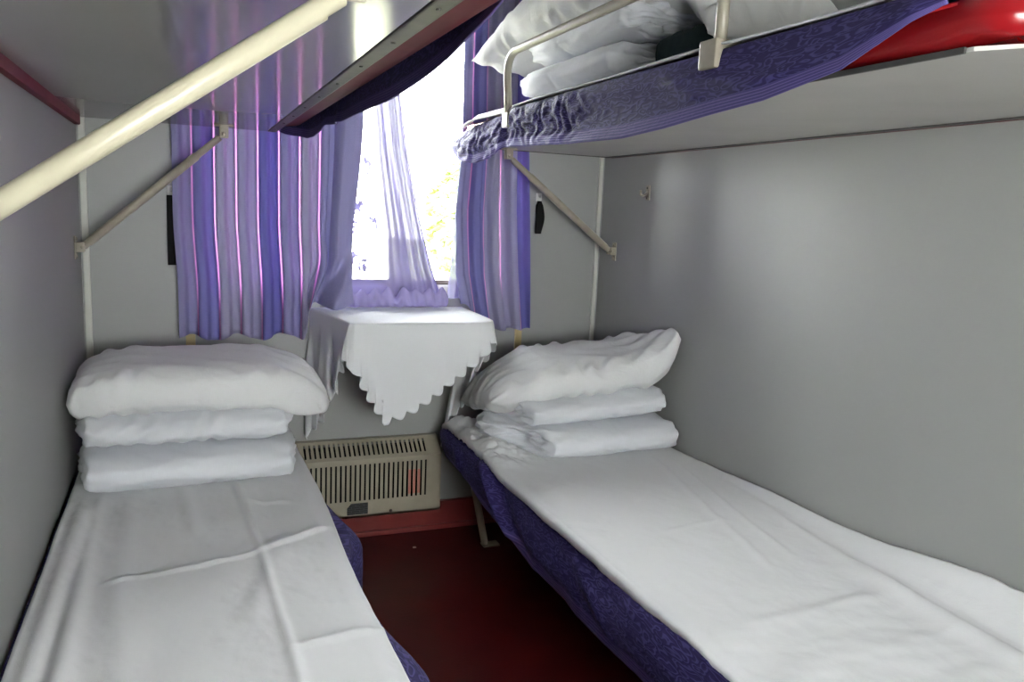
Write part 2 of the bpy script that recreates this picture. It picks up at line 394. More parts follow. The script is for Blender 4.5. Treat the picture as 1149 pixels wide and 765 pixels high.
# tree outside
t = thing('tree', (3.78, 7.5, -1.1), 'leafy green tree outside the window, blurred by daylight', 'tree')
b = BM(); add_tube(b, [(3.78, 7.5, -1.1), (3.80, 7.5, .2), (3.77, 7.5, 1.2)], [.16, .13, .08]); link('trunk', b, M['bark'], t)
b = BM()
for k in range(2600):
    d = Vector((random.gauss(0, 1), random.gauss(0, 1), random.gauss(0, 1))).normalized()*(random.random()**.4)
    c = Vector((3.80+d.x*.42, 7.5+d.y*.6, 1.15+d.z*.8)); a = random.random()*6.3
    u = Vector((math.cos(a), math.sin(a), random.uniform(-.6, .6)))*.12; v = Vector((-math.sin(a), math.cos(a), random.uniform(-1, 1)))*.07
    b.faces.new([b.verts.new(c+q) for q in (-u, -v, u, v)])
link('foliage', b, M['leaf'], t, smooth=False)

# unseen ceiling lamps, added as dim fill for compartment and corridor
def lamp(name, x, y, lx, ly, label):
    t = thing(name, (x, y, ZC), label, 'lamp')
    b = BM(); add_box(b, x-lx/2-.02, x+lx/2+.02, y-ly/2-.02, y+ly/2+.02, ZC-.03, ZC, .006); link('housing', b, M['white_plastic'], t, smooth=False)
    b = BM(); add_box(b, x-lx/2, x+lx/2, y-ly/2, y+ly/2, ZC-.05, ZC-.0305, .008); link('diffuser', b, M['lamp'], t, smooth=False)
lamp('fill_lamp', .97, -1.75, .5, .22, 'added fill lamp on the compartment ceiling')
lamp('fill_lamp', .97, -3.0, .9, .22, 'added fill lamp on the corridor ceiling')

# ------------------------------------------------------------------ heater under the table
hx0, hx1 = .690, 1.245
t = thing('radiator_cover', (.97, 0, .11), 'beige slotted radiator cover on the end wall under the table', 'radiator')
yt, yf, zt, zf, z0 = -.030, -.100, .402, .345, .112
b = BM()
add_prism(b, [(-.002, z0), (yf, z0), (yf, z0+.0), (yf, z0+.012), (yf+.012, z0+.012), (-.002, z0+.012)][0:2]+[(yf, z0+.01), (-.002, z0+.01)], 'x', hx0, hx1)
def side(x0, x1): add_prism(b, [(-.002, z0), (yf, z0), (yf, zf), (yt, zt), (-.002, zt)], 'x', x0, x1)
side(hx0, hx0+.004); side(hx1-.004, hx1)
add_box(b, hx0, hx1, yt, -.002, zt-.004, zt)
hous = link('housing', b, M['heater'], t, smooth=False)
b = BM()
sl = Vector((0, yf-yt, zf-zt)); 
def fr_quad(bm, x0, x1, a, c, th=.003):
    """slab on the sloped top between parameters a and c (0 = top)"""
    p = Vector((0, yt, zt)) + sl*a; q = Vector((0, yt, zt)) + sl*c; n = Vector((0, -sl.z, sl.y)).normalized()*th
    if n.z > 0: n = -n
    vs = [Vector((x, r.y, r.z)) + o for o in (Vector((0, 0, 0)), n) for x, r in ((x0, p), (x1, p), (x1, q), (x0, q))]
    V = [bm.verts.new(v) for v in vs]
    for f in ((0, 1, 2, 3), (7, 6, 5, 4), (0, 4, 5, 1), (1, 5, 6, 2), (2, 6, 7, 3), (3, 7, 4, 0)): bm.faces.new([V[i] for i in f])
ns = 26; mx0, mx1 = hx0+.028, hx1-.048; pt = (mx1-mx0)/ns; bar = pt*.60
fr_quad(b, hx0, hx1, 0, .16); fr_quad(b, hx0, hx1, .84, 1.0); fr_quad(b, hx0, mx0, .16, .84); fr_quad(b, mx1-(pt-bar)*0, hx1, .16, .84)
for k in range(ns):
    fr_quad(b, mx0+k*pt+(pt-bar), mx0+(k+1)*pt, .16, .84)
bmesh.ops.recalc_face_normals(b, faces=list(b.faces))
link('top_grille', b, M['heater'], t, smooth=False)
b = BM()
add_box(b, hx0, hx1, yf, yf+.003, zf-.022, zf); add_box(b, hx0, hx1, yf, yf+.003, z0, .178)
add_box(b, hx0, mx0, yf, yf+.003, .178, zf-.022); add_box(b, mx1, hx1, yf, yf+.003, .178, zf-.022)
for k in range(ns): add_box(b, mx0+k*pt+(pt-bar), mx0+(k+1)*pt, yf, yf+.003, .178, zf-.022)
add_tube(b, [(hx0, yf, zf-.001), (hx1, yf, zf-.001)], .003, 8)
fg = link('front_grille', b, M['heater'], t, smooth=False)
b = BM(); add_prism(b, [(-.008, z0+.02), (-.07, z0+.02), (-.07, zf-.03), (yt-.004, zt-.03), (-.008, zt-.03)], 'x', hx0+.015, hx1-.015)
link('slot_shade', b, M['black'], t, smooth=False)  # black box puts the shade behind the slots into colour
for k in range(ns):
    xa, xb = mx0+k*pt+(pt-bar), mx0+(k+1)*pt
    if 1.100 < (xa+xb)/2 < 1.157:
        b = BM(); add_box(b, xa+.0005, xb-.0005, yf-.0012, yf-.0001, .190, .288); tag(link('paint_mark', b, M['red_valve'], t, smooth=False), 'faded red mark on a grille bar')
b = BM(); add_prism(b, [(.875, .125), (.955, .125), (.955, .170), (.890, .170), (.875, .152)], 'y', yf-.0015, yf-.0002)
tag(link('rating_plate', b, M['plate'], t, smooth=False), 'small black rating plate')
b = BM(); add_cyl(b, (1.045, yf-.003, .128), (1.045, yf+.001, .128), .006); link('screw', b, M['gasket'], t)

# ------------------------------------------------------------------ lower berths
def lower_berth(name, x0, x1, open_side, label):
    """x0..x1 width; open_side = +1 when the aisle is on the +x side"""
    y0, y1 = -.06, -2.12
    t = thing(name, ((x0+x1)/2, (y0+y1)/2, 0), label, 'berth', 'lower berths')
    b = BM(); add_box(b, x0+.005, x1-.005, y1, y0, .345, .375, .005); link('deck', b, M['maroon'], t, smooth=False)
    b = BM(); add_box(b, x0+.004, x1-.004, y1+.005, y0-.005, .376, .458, .025, 3); link('mattress', b, M['red'], t)
    xa = x1-.135 if open_side > 0 else x0+.135
    dx = -.07 if open_side > 0 else -.075
    for y in (-.24, -1.9):
        b = BM(); add_cyl(b, (xa+dx, y, .345), (xa, y, .006), .014)
        lg = link('leg', b, M['beige'], t)
        b = BM(); add_box(b, xa-.012, xa+.055, y-.022, y+.022, 0.0, .007, .002); link('foot_plate', b, M['beige'], lg, smooth=False)
    xw = x0 if open_side > 0 else x1
    b = BM(); add_box(b, min(xw, xw+.03*open_side), max(xw, xw+.03*open_side), y1, y0, .30, .344, .003); link('wall_bearer', b, M['maroon'], t, smooth=False)
    return t
lower_berth('lower_berth', .004, .650, +1, 'left lower berth along the left wall under a white sheet')
lower_berth('lower_berth', 1.255, W-.004, -1, 'right lower berth along the right wall on a slanted beige leg')

def cover(name, pts_fn, nu, nv, uvf, base, label):
    o = link(name, grid(nu, nv, pts_fn, uvf), M['cover'], None, base, solid=.003)
    tag(o, label, 'cover', 'purple berth covers'); return o
# cloth section: v 0..0.35 runs over the top, 0.35..1 hangs down on the aisle side
def left_cover(u, v):
    y = -.07 - u*2.05
    xe = .668 + .012*math.sin(y*5.1+.6) + .007*math.sin(y*11.0)
    bul = .050*gs(y, -1.00, .14) + .022*gs(y, -.6, .2) + .070*gs(y, -1.70, .19) - .012*gs(y, -1.2, .05)
    if v < .35:
        a = v/.35; return Vector((.008 + (xe-.008-.008)*a, y, .466 - .006*ss(.9, 1, a)))
    a = (v-.35)/.65
    dr = .19 + .02*math.sin(y*4.0)
    x = xe + bul*math.sin(min(1, .12+a*3.0)*PI*.5) + .010*math.sin(y*23 + 2*a)*a + .006*fb(y*4, a*2, 1)
    return Vector((x, y, .460 - dr*a - .004))
cover('berth_cover', left_cover, 150, 40, lambda u, v: (u*2.05, v*.9), (.66, -1.1, .3), 'purple patterned cover hanging off the left lower berth')
HEM = [(-.05, .450), (-.10, .435), (-.184, .357), (-.44, .345), (-.61, .305), (-.825, .277), (-1.0, .258), (-1.283, .258), (-1.64, .280), (-2.1, .29)]
def right_cover(u, v):
    y = -.055 - u*2.06
    xe = 1.242 + .010*math.sin(y*4.3)
    if v < .35:
        a = v/.35; return Vector((1.91 + (xe-1.91)*a, y, .466 - .005*ss(.9, 1, a)))
    a = (v-.35)/.65
    zb = interp(HEM, -(-y)) if False else interp([(-p, q) for p, q in HEM], -y)
    z = .462 + (zb-.462)*a
    bul = .022*math.sin(a*PI*.9)
    fold = .020*crease(y, a, -.60, .0, -.86, .9, .035) - .012*crease(y, a, -.70, .0, -.95, .9, .05)
    fold += .010*crease(y, a, -1.3, .2, -1.5, .8, .05) + .009*crease(y, a, -.35, .2, -.45, .9, .03)
    x = xe - bul - fold - .006*fb(y*5, a*2.5, 3) + .012*a
    return Vector((x + .05*gs(y, -.055, .05), y, z))
cover('berth_cover', right_cover, 170, 40, lambda u, v: (u*2.06, v*.9), (1.24, -1.1, .3), 'dark purple patterned cover hanging off the right lower berth')

def left_sheet(u, v):
    y = -.12 - v*1.97
    x = .007 + u*(.666-.007)
    xx = x
    z = .479
    # long soft folds beside the wall
    fade = ss(-.55, -.95, y)
    z += .016*gs(x, .115 - .03*fade + .015*math.sin(y*3), .022)*ss(-.6, -.8, y)
    z += .010*gs(x, .055, .016)*ss(-.62, -.9, y) - .010*gs(x, .085, .014)*fade
    z += .006*gs(x, .19+.02*math.sin(y*2.2), .03)
    # pressed fold lines
    z += .008*crease(x, y, .44, -.65, .47, -1.16, .009) + .008*crease(x, y, .47, -1.16, .49, -1.75, .010)
    z += .006*crease(x, y, .14, -1.24, .47, -1.17, .009) + .011*crease(x, y, .47, -1.16, .64, -1.05, .010)
    z += .008*crease(x, y, .47, -1.62, .67, -1.58, .011) + .008*crease(x, y, .30, -.66, .33, -1.0, .02)
    z -= .008*crease(x, y, .50, -.70, .53, -1.10, .03) - .008*crease(x, y, .52, -1.15, .42, -1.5, .03)
    z += .008*fb(x*4.0, y*3.2, 5, 3)*.6 + .0022*fb(x*14, y*11, 2, 3)
    z += .0035*crease(x, y, .60, -.85, .44, -.78, .012) + .003*crease(x, y, .62, -1.3, .50, -1.38, .014)
    e = ss(.93, 1.0, u)
    z -= .010*e
    xx += .005*math.sin(y*6)*e
    z -= .03*(1-ss(0, .02, u))
    return Vector((xx, y, z))
o = link('bed_sheet', grid(150, 300, left_sheet, lambda u, v: (u*.64, v*1.97)), M['sheet'], None, (.34, -1.1, .48), solid=.002, off=-1)
tag(o, 'creased white sheet spread over the left lower berth', 'bed sheet', 'white bed sheets')
def right_sheet(u, v):
    y = -.14 - v*2.02
    side = .045
    Lx = W-.012-1.238
    s = u*(Lx+side)
    if s < side:      # lip turned down over the aisle edge
        a = s/side; x = 1.236 - .004*math.sin(a*PI); z = .479 - .030*(1-a)
        dx = .010*fb(y*6, 3, 1); x += dx*(1-a)*.5
    else:
        x = 1.238 + (s-side); z = .479
    w = x-1.238
    # sheet rides up the wall towards the corridor
    up = ss(-1.15, -2.0, y)
    z += .050*up*ss(.62, .70, w) + .012*ss(-.7, -1.0, y)*ss(.66, .70, w)*(1+.6*math.sin(y*9))
    z += .022*gs(w, .60-.05*up, .035)*ss(-1.5, -1.8, y)
    z += .004*crease(x, y, 1.85, -.78, 1.70, -1.55, .012) + .004*crease(x, y, 1.80, -.75, 1.60, -1.60, .014)
    z += .0035*crease(x, y, 1.62, -1.05, 1.35, -1.25, .012) + .0035*crease(x, y, 1.70, -1.30, 1.45, -1.33, .010)
    z += .004*crease(x, y, 1.88, -1.2, 1.78, -1.9, .016)
    nb = ss(-1.62, -1.95, y)
    z += .010*nb*max(-.3, fb(x*4, y*7, 7, 3)) + .010*nb*crease(x, y, 1.35, -1.80, 1.75, -1.78, .02)
    # rumpled tail beside the folded quilts
    r = gs(x, 1.30, .12)*ss(-.80, -.55, y)*(1-ss(-.20, -.12, y))
    z += r*(.022 + .030*abs(fb(x*9, y*9, 2, 4)) + .012*math.sin((y+x*.7)*40)*gs(x, 1.31, .06))
    z += .006*fb(x*3.4, y*2.6, 9, 3)*.5 + .0015*fb(x*13, y*10, 4, 3)
    z -= .006*gs(s, side, .012)
    return Vector((x, y, z))
o = link('bed_sheet', grid(150, 300, right_sheet, lambda u, v: (u*.74, v*2.02)), M['sheet'], None, (1.6, -1.1, .48), solid=.002, off=-1)
tag(o, 'smooth white sheet spread over the right lower berth', 'bed sheet', 'white bed sheets')

# ------------------------------------------------------------------ pillows and quilts
def pillow(name, mtx, L, D, H, seed, label, bend=0.0, ear=.03, wr=1.0, sag=None, group='white pillows', fat=4.0, conc=1.0):
    bm = BM(); nu, nv = 90, 60
    def P(u, v, s):
        a, c = 2*u-1, 2*v-1
        th = ((1-abs(a)**fat)*(1-abs(c)**(fat*.75)))
        th = max(0, th)**.5
        cor = (abs(a)**6)*(abs(c)**6)
        x = a*L/2*(1 - .045*conc*(1-c*c)*abs(a)**5 + ear/L*2*cor)
        y = c*D/2*(1 - .06*conc*(1-a*a)*abs(c)**5 + ear/D*2*cor)
        z = s*H/2*th
        # wrinkles running in from the ends and seams
        edge = max(abs(a)**3, abs(c)**3)
        w = .006*wr*fb(x*5+seed, y*9, s+seed, 4)*(.35+edge)*(th**.5) + .0034*wr*math.sin((y*55 + x*24 + 6*nz(x*5+seed, y*5, s)))*(.3+edge)*th
        w += .007*wr*math.sin(y*85 + 7*nz(x*6, y*3, seed))*gs(abs(a), .86, .16)*(th**.6)
        w += .006*wr*math.sin(x*60 + 9*nz(x*4, y*6, seed+4))*gs(abs(c), .85, .18)*(th**.6)
        z += w*s
        z += .010*nz(a*3+seed, c*3, 1)*edge
        z += bend*a*a*L*.5
        q = Vector((x, y, z))
        if sag: q = sag(q, a, c)
        return mtx @ q
    rows = {}
    for s in (1, -1):
        for i in range(nu+1):
            for j in range(nv+1):
                rim = i in (0, nu) or j in (0, nv)
                if s < 0 and rim: rows[(s, i, j)] = rows[(1, i, j)]
                else: rows[(s, i, j)] = bm.verts.new(P(i/nu, j/nv, s))
    for s in (1, -1):
        for i in range(nu):
            for j in range(nv):
                q = [rows[(s, i, j)], rows[(s, i+1, j)], rows[(s, i+1, j+1)], rows[(s, i, j+1)]]
                bm.faces.new(q if s > 0 else q[::-1])
    o = link(name, bm, M['pillow'], None, mtx.translation)
    tag(o, label, 'pillow', group); return o
def TR(loc, rx=0, ry=0, rz=0):
    return Matrix.Translation(loc) @ Euler((math.radians(rx), math.radians(ry), math.radians(rz)), 'XYZ').to_matrix().to_4x4()

def quilt(name, mtx, L, D, H, seed, label, skew=0.0, spiral=1.0, wr=1.0, diag=0.0, mat='quilt'):
    """a quilt folded and rolled into a flat bolster, axis along local x; the wound end shows a spiral"""
    bm = BM(); nt_, nth, ncap = 70, 64, 12
    def prof(th):
        c, s = math.cos(th), math.sin(th)
        y = D/2*math.copysign(abs(c)**.70, c); z = H/2*math.copysign(abs(s)**.85, s)
        return y, z
    def body(t, th):
        y, z = prof(th)
        sc_ = 1 - .06*abs(t)**6
        x = t*L/2
        n = .007*wr*fb(x*6+seed, th*1.6, seed, 4) + .006*wr*nz(x*3+seed, th*.9, 4)
        n += diag*.0045*math.sin((x*95 + th*4.0) + 5*nz(x*6, th, seed))*max(0, .35-math.cos(th))*(.4+.6*abs(nz(x*5, 3, seed+2))*2)
        n -= .004*gs(x, .10*L, .012)*wr                      # a pinched tuck
        n += .006*wr*math.sin(th*9+nz(x*9, th*2, seed)*3)*abs(t)**8
        k = 1 + n/(H*.5)
        dz = -.012*gs(math.cos(th), 0, .7)*0
        return Vector((x + skew*y*t*(t < 0), y*sc_*(1+n/(D*.5)), z*sc_*k))
    rings = []
    for i in range(nt_+1):
        t = -1 + 2*i/nt_
        rings.append([mtx @ body(t, 2*PI*k/nth) for k in range(nth)])
    def cap(sgn):
        out = []
        for j in range(1, ncap+1):
            rho = 1 - j/ncap*.995; ring = []
            for k in range(nth):
                th = 2*PI*k/nth; p = body(sgn, th)
                bulge = .030*(1-rho**2.4)
                ph = rho*2.6 + th/(2*PI)
                g = abs(math.sin(ph*PI))
                bulge += spiral*.016*(g**.5-.8)*ss(1, .75, rho)
                bulge += .014*nz(rho*5+seed, math.cos(th)*2.5, math.sin(th)*2.5) + .007*math.sin(th*13+rho*5)*ss(1, .7, rho)*rho*wr*(.35 if spiral < 1.2 else 1)
                q = Vector((p.x + sgn*bulge, p.y*rho**.8, p.z*rho)); ring.append(mtx @ q)
            out.append(ring)
        return out
    R = cap(-1)[::-1] + rings + cap(1)
    V = [[bm.verts.new(p) for p in r] for r in R]
    for i in range(len(V)-1):
        for k in range(nth): bm.faces.new((V[i][k], V[i][(k+1) % nth], V[i+1][(k+1) % nth], V[i+1][k]))
    bm.faces.new(V[0][::-1]); bm.faces.new(V[-1])
    bmesh.ops.recalc_face_normals(bm, faces=list(bm.faces))
    o = link(name, bm, M[mat], None, mtx.translation)
    tag(o, label, 'quilt', 'folded white quilts'); return o

# left lower berth
quilt('folded_quilt', TR((.328, -.500, .541), 0, 0, 1), .53, .44, .124, 1.0, 'bottom folded white quilt under another on the left lower berth', wr=.9)
quilt('folded_quilt', TR((.322, -.485, .652), 0, -1.0, 0), .52, .42, .108, 5.0, 'folded white quilt directly under the pillow on the left lower berth', diag=1.0)
def sagL(q, a, c):
    q.z -= .085*max(0, a-.45)**1.3*1.6 + .050*max(0, -a-.60)**1.2*2
    return q
pillow('pillow', TR((.366, -.475, .764), 3, 0, 0), .72, .40, .138, 2.0, 'plump white pillow on top of the quilts on the left lower berth', sag=sagL, ear=-.040, fat=8.0, conc=.2, wr=1.0)
# right lower berth
quilt('folded_quilt', TR((1.640, -.530, .536), 0, 0, 0), .54, .43, .122, 9.0, 'bottom folded white quilt with rolled end on the right lower berth', spiral=1.8, wr=.8, skew=.30)
quilt('folded_quilt', TR((1.618, -.495, .646), 3, -2.5, 0), .53, .38, .110, 13.0, 'folded white quilt just under the pillow on the right lower berth', spiral=1.7, skew=.15)
def sagR(q, a, c):
    q.z -= .16*max(0, -a-.35)**1.3*(1+.5*c)
    q.y += .10*max(0, -a-.5)*max(0, -c)
    q.x += .02*max(0, -a-.5)*max(0, -c)
    q.z += .16*max(0, (a-.45)/.55)**2*(.55 - .45*c)*(.25 + .75*ss(-.035, .02, q.z))
    q.x -= .03*max(0, a-.6)*max(0, c)
    return q
pillow('pillow', TR((1.592, -.470, .746), 4, -4, -2), .70, .38, .138, 7.0, 'white pillow with one corner propped against the right wall', sag=sagR, ear=.0, wr=1.5, fat=6.0, conc=.3)

# ------------------------------------------------------------------ table with lace edged cloth
zt_ = .912
t = thing('wall_table', (1.05, -.22, zt_), 'small folding wall table below the window under a white cloth', 'table')
def outline(o):
    return [(.752-o, -.004), (.818-o, -.418-o), (.835-o, -.432-o), (1.255+o, -.432-o), (1.30+o, -.415-o), (1.322+o, -.37), (1.330+o, -.004)]
b = BM(); add_prism(b, outline(-.006), 'z', zt_-.022, zt_-.001); link('table_top', b, M['cream'], t, smooth=False)
b = BM(); add_tube(b, [(1.05, -.012, .60), (1.05, -.12, .74), (1.05, -.30, zt_-.024)], .010); link('bracket_arm', b, M['beige'], t)
b = BM(); add_box(b, 1.02, 1.08, -.008, 0, .56, .66, .002); link('bracket_plate', b, M['beige'], t, smooth=False)
# tablecloth: perimeter path with drop lengths, scalloped hem
per = [(.750, -.006), (.757, -.06), (.770, -.13), (.783, -.21), (.796, -.29), (.808, -.37), (.815, -.425), (.828, -.440), (.87, -.442), (.94, -.442), (1.02, -.442), (1.11, -.442), (1.20, -.442), (1.265, -.440), (1.305, -.425), (1.328, -.385), (1.334, -.30), (1.337, -.20), (1.338, -.10), (1.339, -.006)]
dense = []
for (a, c) in zip(per, per[1:]):
    for k in range(20): dense.append(Vector((a[0]+(c[0]-a[0])*k/20, a[1]+(c[1]-a[1])*k/20)))
dense.append(Vector(per[-1]))
cum = [0.0]
for a, c in zip(dense, dense[1:]): cum.append(cum[-1]+(c-a).length)
ST = cum[-1]
def s_at(i): return cum[i*20]
LEN = [(0, .50), (s_at(1), .45), (s_at(3), .31), (s_at(5), .17), (s_at(6), .125), (s_at(7), .160), (s_at(8), .235), (s_at(9), .340), (s_at(10), .308), (s_at(11), .250), (s_at(12), .185), (s_at(13), .125), (s_at(14), .075), (s_at(15), .095), (s_at(16), .21), (s_at(17), .34), (s_at(18), .47), (s_at(19), .58)]
def normal_at(i):
    a, c = dense[max(0, i-6)], dense[min(len(dense)-1, i+6)]
    d = (c-a).normalized(); return Vector((d.y, -d.x))
def at_s(x):
    x = max(0.0, min(ST, x)); lo = 0; hi = len(cum)-1
    while hi-lo > 1:
        md = (lo+hi)//2
        if cum[md] <= x: lo = md
        else: hi = md
    f = (x-cum[lo])/max(1e-9, cum[hi]-cum[lo]); return dense[lo].lerp(dense[hi], f)
hemarc = [0.0]
for a, c in zip(cum, cum[1:]): hemarc.append(hemarc[-1] + math.hypot(c-a, interp(LEN, c)-interp(LEN, a)))
tip_i = min(range(len(cum)), key=lambda k: abs(cum[k]-s_at(9)))
bm = BM(); l1 = bm.loops.layers.uv.new('UVMap'); l2 = bm.loops.layers.uv.new('frac')
nd = 40; cols = []
for i, p in enumerate(dense):
    s = cum[i]; L0 = interp(LEN, s); m_ = (interp(LEN, s+.004)-interp(LEN, s-.004))/.008
    bump = .023*abs(math.sin(PI*(hemarc[i]-hemarc[tip_i])/.052 + PI/2)) - .010
    nrm = math.sqrt(1+m_*m_); L = L0 + bump/nrm; sshift = -bump*m_/nrm
    n = normal_at(i)
    left = s < s_at(6); right = s > s_at(15)
    fl = .0
    corner = max(gs(s, s_at(6)+.005, .05), gs(s, s_at(14), .055))
    col = []
    for k in range(nd+1):
        a = k/nd; d = L*a
        out = .004*(1-math.exp(-d*60))
        r = min(d, .012)
        out += corner*d*(.22 if s < 1 else .55)
        if left:
            out += (.016*math.sin(s*42+.6) + .006*math.sin(s*95))*ss(.02, .25, d)
        elif right:
            out += (.020*math.sin((ST-s)*36+.3) + .006*math.sin(s*80))*ss(.02, .25, d) - .15*d*ss(.05, .25, d)
        else:
            out += .007*math.sin((s-.4)*22+2.2)*ss(.02, .2, d) - .012*ss(.05, .3, d) + .004*nz(s*9, d*4, 2)
        z = zt_ + .0015 - d*math.sqrt(max(.2, 1-(corner*.45)**2)) 
        ps = at_s(s + sshift*a**4)
        q = Vector((ps.x + n.x*out, ps.y + n.y*out, z))
        if q.y > -.006: q.y = -.006
        col.append(bm.verts.new(q))
    cols.append(col)
for i in range(len(cols)-1):
    for k in range(nd):
        f = bm.faces.new((cols[i][k], cols[i][k+1], cols[i+1][k+1], cols[i+1][k]))
# top surface: strips from the perimeter to the wall side
nb = 24; cen = []
for i, p in enumerate(dense):
    row = [cols[i][0]]
    tx = .750 + (1.339-.750)*cum[i]/ST
    for k in range(1, nb+1):
        a = k/nb; x = p.x + (tx-p.x)*a; y = p.y + (-.006-p.y)*a
        row.append(bm.verts.new((x, y, zt_+.0015+.0015*nz(x*9, y*9, 1)*math.sin(PI*min(1, a*2)/2))))
    cen.append(row)
for i in range(len(cen)-1):
    for k in range(nb):
        bm.faces.new((cen[i][k+1], cen[i][k], cen[i+1][k], cen[i+1][k+1]))
bmesh.ops.remove_doubles(bm, verts=bm.verts, dist=.0004)
bmesh.ops.recalc_face_normals(bm, faces=list(bm.faces))
o = link('tablecloth', bm, M['cloth'], None, (1.05, -.22, zt_), solid=.0012)
tag(o, 'white tablecloth with scalloped edge draped over the small window table', 'tablecloth')

# ------------------------------------------------------------------ curtains
b = BM(); add_tube(b, [(.25, -.036, 2.135), (1.70, -.036, 2.135)], .009)
rt = thing('curtain_rail', (.97, -.036, 2.135), 'curtain rail above the window', 'curtain rail')
link('rail', b, M['rail'], rt)
for x in (.26, 1.69):
    b = BM(); add_box(b, x-.01, x+.01, -.036, -.001, 2.118, 2.152, .003); link('rail_bracket', b, M['rail'], rt, smooth=False)
def pleat(s, pitch, A):
    """flat-fronted pleats: s in metres across the gathered width"""
    ph = s/pitch*2*PI
    return A*math.tanh(2.0*math.sin(ph))
def left_curtain(u, v):
    # v 0 top .. 1 hem
    z0 = 2.125
    zh = .812 + .012*math.sin(u*26) + .118*ss(.66, .80, u)
    z = z0 + (zh-z0)*v
    xt = .285 + u*.645
    # right hand part is pulled over the table edge
    low = ss(1.25, .95, z)
    xb = xt + .012*low
    pull = ss(.70, 1.0, u)
    xb -= .050*pull*ss(1.65, .93, z)
    xb -= .055*gs(u, .80, .10)*ss(1.12, .90, z)
    A = .021*(1 - .15*v) * (1 - .5*gs(u, 0, .03))
    y = -.036 - pleat(u*.645 + .009, .0715, A*(1-ss(.83, .88, u))) + .004*nz(u*14, v*2.5, 1)
    y += .022*gs(u, .835, .022) - .020*ss(.855, .90, u) + .014*ss(.95, 1.0, u)
    # gathered and pulled over the table corner: diagonal drag folds
    y -= .045*crease(u, z, .70, .84, .90, 1.20, .045)*low
    y += .030*crease(u, z, .80, .90, .98, 1.16, .025)*low
    y -= .030*crease(u, z, .86, .90, 1.02, 1.10, .030)*low
    y -= .060*pull*ss(1.04, .92, z)
    y = max(y, -.17)
    return Vector((xb, min(y, -.012), z))
def left_uv(u, v):
    if u < .855: return (u*.645, v*1.3)
    return (.0715*(10 - .12) + .0715*(.10 + .62*(u-.855)/.145), v*1.3)
o = link('curtain', grid(260, 90, left_curtain, left_uv), M['curtain_l'], None, (.6, -.09, 2.1), solid=.0012)
tag(o, 'wide striped lavender curtain at the left side of the window', 'curtain', 'purple window curtains')
def right_curtain(u, v):
    z0 = 2.125
    zh = .826 + .105*(1-ss(.02, .30, u)) + .004*math.sin(u*20)
    z = z0 + (zh-z0)*v
    xl = interp([(.80, 1.362), (.90, 1.330), (1.05, 1.296), (1.30, 1.288), (1.5, 1.305), (1.8, 1.30), (2.2, 1.305)], z)
    xr = interp([(.80, 1.628), (1.5, 1.585), (2.2, 1.545)], z)
    x = xl + (xr-xl)*u
    A = .020
    y = -.036 - pleat(u*.30 + .012*math.sin(v*3), .075, A) + .004*nz(u*9, v*3, 8)
    y += .016*crease(u, z, .62, 1.60, .40, 1.15, .05)
    y -= .02*gs(u, .16, .08)*ss(1.25, 1.0, z)
    return Vector((x, min(max(y, -.062), -.012), z))
o = link('curtain', grid(140, 90, right_curtain, lambda u, v: (u*.33, v*1.3)), M['curtain_l'], None, (1.45, -.09, 2.1), solid=.0012)
tag(o, 'narrow striped lavender curtain at the right side of the window', 'curtain', 'purple window curtains')
# lace
def lace_main(u, v):
    z = 2.12 + (.935-2.12)*v
    xl = interp([(.93, .70), (1.02, .76), (1.2, .82), (2.2, .84)], z)
    xr = interp([(.92, 1.262), (1.05, 1.225), (1.25, 1.170), (1.5, 1.115), (1.75, 1.075), (2.2, 1.05)], z)
    # cloth bunches towards the free edge
    uu = 1-(1-u)**1.9
    x = xl + (xr-xl)*uu
    y = .028 + .012*math.sin(uu*70)*ss(.55, .95, uu) + .006*math.sin(u*30)
    if z < 1.0: y += .010*math.sin(x*60)*ss(1.0, .93, z) - .012*ss(1.0, .93, z)
    return Vector((x, y - .030*ss(1.10, .95, z), z))
o = link('lace_curtain', grid(200, 80, lace_main, lambda u, v: (u*1.0, v*1.2)), M['lace'], None, (1.0, -.03, 2.1))
tag(o, 'sheer lavender lace curtain gathered in the middle of the window', 'curtain', 'lace curtains')
def lace_hem(u, v):   # bunched lower edge lying on the table
    x = .865 + u*.40
    a = v*PI*1.15
    r = .030 + .012*nz(u*9, 0, 3) + .006*math.sin(u*48)
    return Vector((x, -.040 - .022*math.sin(a) - .003*math.sin(u*75+v*4), .9175 + .002 + max(0, r*(1-math.cos(a))) + .012*nz(u*14, v*3, 6)*math.sin(v*PI)))
M['lace_hem'] = lace_mat('lavender_lace_hem', 0.03, (0.44, 0.39, 0.68))
hm = link('ruffled_hem', grid(140, 24, lace_hem, lambda u, v: (u*.6, v*.1)), M['lace_hem'], o)
def lace_right(u, v):
    z = 2.12 + (.935-2.12)*v
    xl = interp([(.92, 1.283), (1.1, 1.30), (2.2, 1.36)], z)
    return Vector((xl + u*.16, .024 + .008*math.sin(u*26), z))
M['lace2'] = lace_mat('pale_lace', 0.10, (0.80, 0.78, 0.92))
o = link('lace_curtain', grid(60, 60, lace_right, lambda u, v: (u*.4, v*1.2)), M['lace2'], None, (1.37, -.03, 2.1))
tag(o, 'narrow strip of pale sheer beside the right purple curtain', 'curtain', 'lace curtains')

